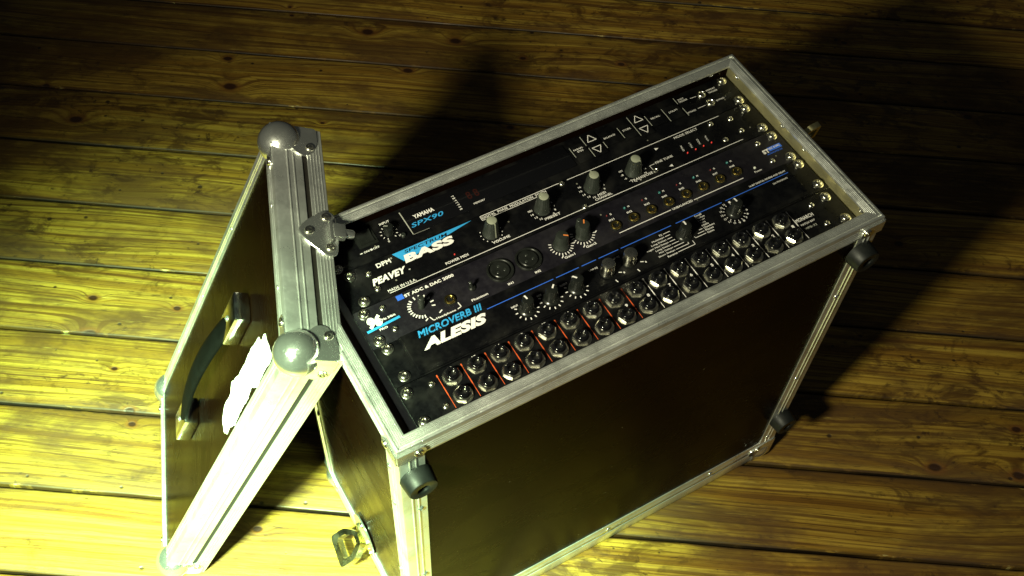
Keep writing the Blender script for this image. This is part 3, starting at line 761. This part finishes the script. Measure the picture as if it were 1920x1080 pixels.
def toggle(r_, x, y):
    t = MB().lathe(x, y, [(3.6, 0), (3.6, 1.4), (2.6, 2.6)], 16).build('toggle_switch', 'plastic', r_)
    MB(Matrix.Translation((x, y, 2)) @ Matrix.Rotation(R(-14), 4, 'Y')).lathe(0, 0, [(1.3, 0), (1.7, 7), (1.4, 9), (.5, 9.6)], 12).build('lever', 'greyplastic', t)
toggle(u3, -131.8, -4.5)
for x, y in ((-99.2, 0.0), (-69.3, -1.2)):
    xl = MB().lathe(x, y, [(13.2, 0), (13.2, 1.6), (12.6, 2.4), (11.4, 2.4), (10.9, 1.8), (10.8, .25), (8.9, .25), (8.9, 2.0), (8.4, 2.4), (0.3, 2.4)], 40).build('xlr_socket', 'plastic', u3)
    for a in (90, 210, 330):
        MB().lathe(x + 4.2 * math.cos(R(a)), y + 4.2 * math.sin(R(a)), [(1.5, 2.42), (1.3, 2.6), (.8, 2.5), (.2, 2.5)], 12).build('contact', 'greyplastic', xl)

# ---- unit 4: reverb
u4 = unit('digital_reverb', 4, 'black Microverb III reverb unit with blue line and seven black knobs', 'panel', top=20.6, bot=-23.6, th=2.6)
screws(u4, [(-229.8, 15.4), (-229.2, -16.5), (233.5, 14.5), (234.5, -15.8)])
bz = MB()
x0, x1, y0, y1 = -217, 218, -22.6, 20.4
vv = [(x0, y0, 0.05), (x1, y0, 0.05), (x1, y1, 0.05), (x0, y1, 0.05), (x0, y0, 1.6), (x1, y0, 1.6), (x1, y1, 1.6), (x0, y1, 1.6), (x0 + 1.6, y0 + 2.6, 4.4), (x1 - 1.6, y0 + 2.6, 4.4), (x1 - 1.6, y1 - 1.2, 4.4), (x0 + 1.6, y1 - 1.2, 4.4)]
bz.add(vv, [(0, 3, 2, 1), (0, 1, 5, 4), (1, 2, 6, 5), (2, 3, 7, 6), (3, 0, 4, 7), (4, 5, 9, 8), (5, 6, 10, 9), (6, 7, 11, 10), (7, 4, 8, 11), (8, 9, 10, 11)])
bz.build('fascia', 'panel', u4, 0)
ZF = 4.4
sft = Vector((-0.0, -2.0))   # raised fascia: positions measured on the ear plane move towards the viewer
def f(b):
    z = ZF + .1
    b.text('ALESIS', -169.5, 1.2, 67, 10.8, .06, .34, z=z)
    for cx, cy in ((-100.6, -9.4), (-75.4, -9.8), (-48.4, -10.8)): b.ticks(cx, cy, 9.2, 11.6, 1.0, 150, 345, 8, z)
    for cx, cy in ((-14.0, -9.6), (10.8, -9.0)):
        b.ticks(cx, cy, 11.0, 14.2, .9, -75, -25, 2, z); b.text('8', cx + 14.6, cy - 7.2, 1.6, 2, .02, z=z); b.line(cx + 6, cy + 6, cx + 8, cy + 8, .8, z)
    b.text('INPUT', -109, -1.2, 7, 2.0, .02, z=z); b.text('MIX', -83, -1.4, 5, 2.0, .02, z=z); b.text('OUTPUT', -57, -1.8, 8, 2.0, .02, z=z); b.text('LOW EQ', -23, 0, 9, 2.0, .01, z=z); b.text('HIGH EQ', 2, 1, 9, 2.0, .01, z=z)
    for i, t in enumerate(('FX', 'Multitaps', 'Long Delays', 'Regen Med Delays', 'Long Delays', 'Mid Delays', 'Short Delays', 'Reverse')):
        y = 3.2 - i * 3.5; wtx = 1.55 * len(t); xe = 57.0 + i * .15
        b.text(t, xe - wtx / 2, y, wtx, 2.2, .012, z=z)
        b.line(xe + 1.2, y, (66, 64, 64, 65, 67, 70.5, 74, 79)[i], y, .55, z)
    b.line(74, -17.8, 74, -15.8, .55, z); b.line(79, -21.3, 79, -16.5, .55, z)
    for i, t in enumerate(('Small', 'Medium', 'Large', 'Warm', 'Halls', 'Chambers', 'Plates', 'Gates')):
        y = 6.4 - i * 3.1; b.text(t, 97.5 + len(t) * .78, y, 1.55 * len(t), 2.1, .012, z=z)
        if i >= 5: b.line((92, 88.5, 84.0)[i - 5], y, 96, y, .55, z)
    b.line(84, -15.3, 83.2, -13.6, .55, z)
    for i in range(16):
        a = R(105 + i * 330 / 15); cx, cy = 135.2, -7.6
        b.line(cx + 9.6 * math.cos(a), cy + 9.6 * math.sin(a), cx + 11.2 * math.cos(a), cy + 11.2 * math.sin(a), .6, z)
        b.text(str((15 - i) % 16 + 1), cx + 13.2 * math.cos(a), cy + 13.0 * math.sin(a), 2.2, 2.2, .015, z=z)
    b.text('16 BIT DIGITAL REVERB AND DELAY', 190.5, 11.6, 45, 2.0, .02, z=z)
    b.text('256 PROGRAMS', 200.2, 3.2, 18, 1.9, .005, z=z)
prt(u4, 'white', f)
def f(b):
    z = ZF + .1
    b.text('MICROVERB III', -168.0, 13.4, 66, 7.6, .03, .3, z=z)
prt(u4, 'blue', f, 'logo')
prt(u4, 'black', lambda b: [b.line(-203, 10.0 + k * 2.1, -133, 10.0 + k * 2.1, .35, ZF + .16) for k in range(2)], 'logo_stripe')
def f(b):
    z = ZF + .1
    for a, c in ((-132.5, -62), (-59, -34), (-31, -15), (-12, 10), (13, 71), (76.5, 131.5), (136, 214)): b.line(a, 8.3, c, 8.3, .75, z)
prt(u4, 'blue2', f, 'line')
for x, y, a, m in ((-100.6, -9.4, 100, 'plastic'), (-75.4, -9.8, 45, 'plastic'), (-48.4, -10.8, 130, 'plastic'), (75.0, -7.6, 90, 'plastic'), (135.2, -7.6, 95, 'plastic')):
    kb = knob(u4, x, y, 6.4, 5.6, 16.5, m, R(a), flutes=1, skirt=8.0, ptr_w=1.5); kb.location.z += ZF * K
for x, y in ((-14.0, -9.6), (10.8, -9.0)):
    kb = knob(u4, x, y, 6.8, 6.2, 16, 'plastic', R(90), flutes=0, skirt=None, ptr='white'); kb.location.z += ZF * K
    MB().lathe(0, 0, [(6.9, 2.2), (6.5, 9), (6.45, 14.8), (5.9, 16.1), (5.0, 16.4), (0.5, 16.45)], 26, closed=False).build('sleeve', 'nickel', kb, 40)

# ---- unit 5: patch bay
u5 = unit('patch_bay', 5, 'black Monarch patch bay nearest the viewer with two rows of jack sockets', 'panel', top=23.8)
screws(u5, [(-235.1, 15.6), (-234.6, -16.4), (230.5, 15.9), (231.3, -14.5)])
MB().box(-219, 221, -19.5, 20.2, 0.02, 0.9, 0.25).build('jack_plate', 'panel', u5)
screws(u5, [(-212.1, 13.5), (-211.5, -12.1), (210.6, 13.9), (210.2, -11.6)], screw_me, 'panel_screw', 0.9)
nut_me = MB().lathe(0, 0, [(8.9, 0), (8.9, 1.9), (8.2, 2.6), (6.3, 2.6)], 6).mesh('jack', 'nickel', 20)
washer_me = MB().lathe(0, 0, [(9.0, 0.0), (9.0, .6), (6.0, .7)], 28).mesh('washer', 'nickel', 40)
bush_me = MB().lathe(0, 0, [(6.2, 2.0), (6.2, 5.2), (5.7, 6.6), (4.7, 7.2), (3.6, 6.9), (3.2, 6.2), (3.15, 2.5), (.3, 2.4)], 24).mesh('bushing', 'gloss', 50)
for i in range(16):
    x = -192.7 + i * 24.27
    for y in (11.4, -9.2):
        j = link('jack', nut_me, u5, (x, y, 1.5)); j.rotation_euler[2] = random.uniform(0, 1)
        link('bushing', bush_me, j); link('washer', washer_me, j, (0, 0, -.62))
def seps(b, i0, i1):
    for i in range(i0, i1):
        x = -204.3 + i * 24.22
        b.line(x, 19.0, x, -17.6, .55, 1.0); b.line(x, 19.2, x, 16.6, 1.2, 1.02); b.line(x, 5.0, x, -3.0, .95, 1.02)
prt(u5, 'red', lambda b: seps(b, 0, 9), 'divider')
prt(u5, 'white', lambda b: seps(b, 9, 17), 'divider')
def f(b):
    for i in range(16):
        x = -192.7 + i * 24.27
        t = str(16 - i)
        if i >= 7: b.text(t, x + 6.6, 1.2, 2.6, 3.2, .03, z=1.05)
        else: b.text(t, x + 2.2, 20.0, 4.0, 2.4, .03, z=1.05)
    b.text('MONARCH', 194.8, 4.6, 21, 4.2, .02, z=1.05); b.text('PATCH BAY', 194.4, -1.8, 17, 2.2, .01, z=1.05)
prt(u5, 'white', f)
prt(u5, 'whitedim', lambda b: b.text('MPB-32', 194, -7.2, 14, 2.4, .01, z=1.05))

# ------------------------------------------------------------------ the lid leaning on the case
yaw, lean, roll = -0.34876, 0.39598, 0.0625
ML = Matrix.Translation((-0.4493, 0.2128, 0.0292)) @ Matrix.Rotation(yaw, 4, 'Z') @ Matrix.Rotation(roll, 4, 'X') @ Matrix.Rotation(lean, 4, 'Y')
lid = root('case_lid', 'brown case lid with ball corners and carry handle leaning against the rack case', 'lid', M=ML)
LW, LH, T = 547.2, 127.3, 50.0
# local: x thickness (0 outer face, T open), y across, z along
MB().box(1.2, 5.6, -LH + 1.4, LH - 1.4, 1.4, LW - 1.4).build('outer_panel', 'laminate', lid)
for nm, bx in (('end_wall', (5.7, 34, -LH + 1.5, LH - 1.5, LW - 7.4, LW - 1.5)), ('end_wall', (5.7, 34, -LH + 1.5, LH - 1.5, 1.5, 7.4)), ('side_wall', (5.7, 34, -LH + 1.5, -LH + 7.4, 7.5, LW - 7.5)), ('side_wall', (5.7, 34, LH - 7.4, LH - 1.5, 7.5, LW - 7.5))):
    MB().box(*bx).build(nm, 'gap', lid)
LP = angle_profile(22, 28.5, (10.5, 15.5), (14.0, 20.0), 1.3, 2.2)
edges = [((0, -LH, LW), (0, LH, LW), (0, 0, -1)), ((0, LH, 0), (0, -LH, 0), (0, 0, 1)), ((0, -LH, 0), (0, -LH, LW), (0, 1, 0)), ((0, LH, LW), (0, LH, 0), (0, -1, 0))]
rp = [(1.3, 33.8), (0.3, 33.8), (0, 34.2)]
for c in (37.4, 40.4, 43.4, 46.4): rp += [(0, c - .65), (-.45, c - .3), (-.45, c + .3), (0, c + .65)]
rp += [(0, T - .5), (0.4, T), (5.6, T), (5.6, T - 1.2), (1.3, T - 1.2)]
for p0, p1, inw in edges:
    extrude(MB(), LP, p0, p1, inw, (1, 0, 0), 1, 1).build('edge_trim', 'alu', lid)
    extrude(MB(), rp, p0, p1, inw, (1, 0, 0), 1, 1).build('mating_trim', 'alu', lid)
for sy in (-1, 1):
    for top in (0, 1):
        ball_corner(lid, frame((0, sy * LH, LW * top), (1, 0, 0), (0, -sy, 0), (0, 0, -1 if top else 1)))
# rivets along the edges
for z in (120, 252, 390):
    for sy in (-1, 1):
        link('rivet', small_rivet_me, lid, M=place(frame((-.1, sy * (LH - 15), z), (0, 1, 0), (0, 0, 1), (-1, 0, 0))))
for y in (-48, 42):
    for z in (LW - 15, 15):
        link('rivet', small_rivet_me, lid, M=place(frame((-.1, y, z), (0, 1, 0), (0, 0, 1), (-1, 0, 0))))
# keeper plates on both short ends
def keeper(Mc):
    pl = rounded([(17, 2), (23, -8), (43, -25), (54, -23), (57, 0), (54, 25), (43, 27), (23, 11)], [8, 8, 6, 6, 6, 6, 6, 8], 5)
    cx_, cy_ = 41, 1
    n_ = len(pl); lay = [(1.0, 0.4), (1.0, 1.6), (0.97, 2.4), (0.92, 2.6), (0.86, 2.5)]
    vv_ = [(cx_ + (x - cx_) * s_, cy_ + (y - cy_) * s_, z) for s_, z in lay for x, y in pl]
    ff_ = [(a * n_ + i, a * n_ + (i + 1) % n_, (a + 1) * n_ + (i + 1) % n_, (a + 1) * n_ + i) for a in range(len(lay) - 1) for i in range(n_)] + [tuple((len(lay) - 1) * n_ + i for i in range(n_))]
    k = MB(Mc).add(vv_, ff_).build('latch_keeper', 'steel', lid, 50)
    for x, y in ((45, 18.5), (28, 1.5), (47, -15)): link('rivet', hollow_me, k, M=place(Mc @ frame((x, y, 2.6), (1, 0, 0), (0, 1, 0), (0, 0, 1))))
    h = MB(Mc)
    h.box(49, 61, -7, 8, 2.7, 10.5, 1.4); h.box(45.5, 49.5, -10, 11, 2.5, 9.6, 1.2)
    h.build('hook', 'steel', k)
    MB(Mc @ Matrix.Translation((60, 0, 5.6)) @ Matrix.Rotation(R(90), 4, 'Y')).lathe(0, 0, [(4.4, 0), (4.4, 8), (3.6, 9.6), (.5, 10)], 18).build('stud', 'steel', k)
keeper(frame((0, 4, LW), (1, 0, 0), (0, 1, 0), (0, 0, 1)))
keeper(frame((0, 4, 0), (1, 0, 0), (0, -1, 0), (0, 0, -1)))
# strap handle with two chrome ends on the outer face
HY = -13.0
Mo = frame((1.2, HY, 0), (0, 1, 0), (0, 0, 1), (-1, 0, 0))   # local: x across, y along, z outwards
# handle as child empty-free part: strap is the parent part
n = 26; v = []; fs = []
for i in range(n + 1):
    u = i / n; y = 172 + (432 - 172) * u
    z = 6.5 + 15.5 * math.sin(PI * u) ** 0.8 if 0 < u < 1 else 6.5
    wdt = 9.5 + 3.5 * math.sin(PI * u)
    sec = [(-wdt, z - 2.2), (-wdt - .8, z), (-wdt, z + 2.4), (-wdt * .5, z + 4.2), (0, z + 4.8), (wdt * .5, z + 4.2), (wdt, z + 2.4), (wdt + .8, z), (wdt, z - 2.2), (0, z - 3)]
    v += [(a, y, c) for a, c in sec]
q = 10
for i in range(n):
    for j in range(q): fs.append((i * q + j, i * q + (j + 1) % q, (i + 1) * q + (j + 1) % q, (i + 1) * q + j))
fs += [tuple(reversed(range(q))), tuple(n * q + j for j in range(q))]
handle = MB(Mo).add(v, fs).build('handle', 'strap', lid, 60)
def endcap(y0, y1, s):
    b = MB(Mo)
    b.box(-16, 16, min(y0, y1), max(y0, y1), 0.1, 16.5, 3.2)
    o = b.build('handle_end', 'chrome', handle, 50)
    yr = (y0 + y1) / 2
    link('rivet', rivet_me, o, M=place(Mo @ frame((0, yr, 16.4), (1, 0, 0), (0, 1, 0), (0, 0, 1))))
endcap(388, 440, 1); endcap(164, 212, -1)
# torn white sticker beside the handle
st = [(-67.6, 483.1), (-79.7, 488.1), (-97.1, 497.7), (-100.8, 493.4), (-100.2, 466.6), (-103.1, 445.0), (-94.0, 425.2), (-98.9, 412.0), (-97.8, 379.0), (-102.0, 360.4), (-94.7, 342.3), (-97.1, 329.4), (-89.0, 318.2), (-73.6, 314.4), (-63.1, 326.5), (-62.0, 351.9), (-52.8, 357.3), (-59.6, 386.3), (-58.5, 414.5), (-56.0, 433.1), (-59.1, 461.9), (-67.7, 466.4), (-65.1, 477.5)]
jag = []
for i in range(len(st)):
    a = Vector(st[i]); c = Vector(st[(i + 1) % len(st)]); jag.append(tuple(a))
    k = max(1, int((c - a).length / 4.5)); nrm = Vector((-(c - a).y, (c - a).x)).normalized()
    for j in range(1, k): jag.append(tuple(a.lerp(c, j / k) + nrm * random.uniform(-1.1, 1.1)))
MB(frame((1.2, 0, 0), (0, 1, 0), (0, 0, 1), (-1, 0, 0))).prism(jag, 0.05, 0.35).build('torn_sticker', 'paper', lid, 0)
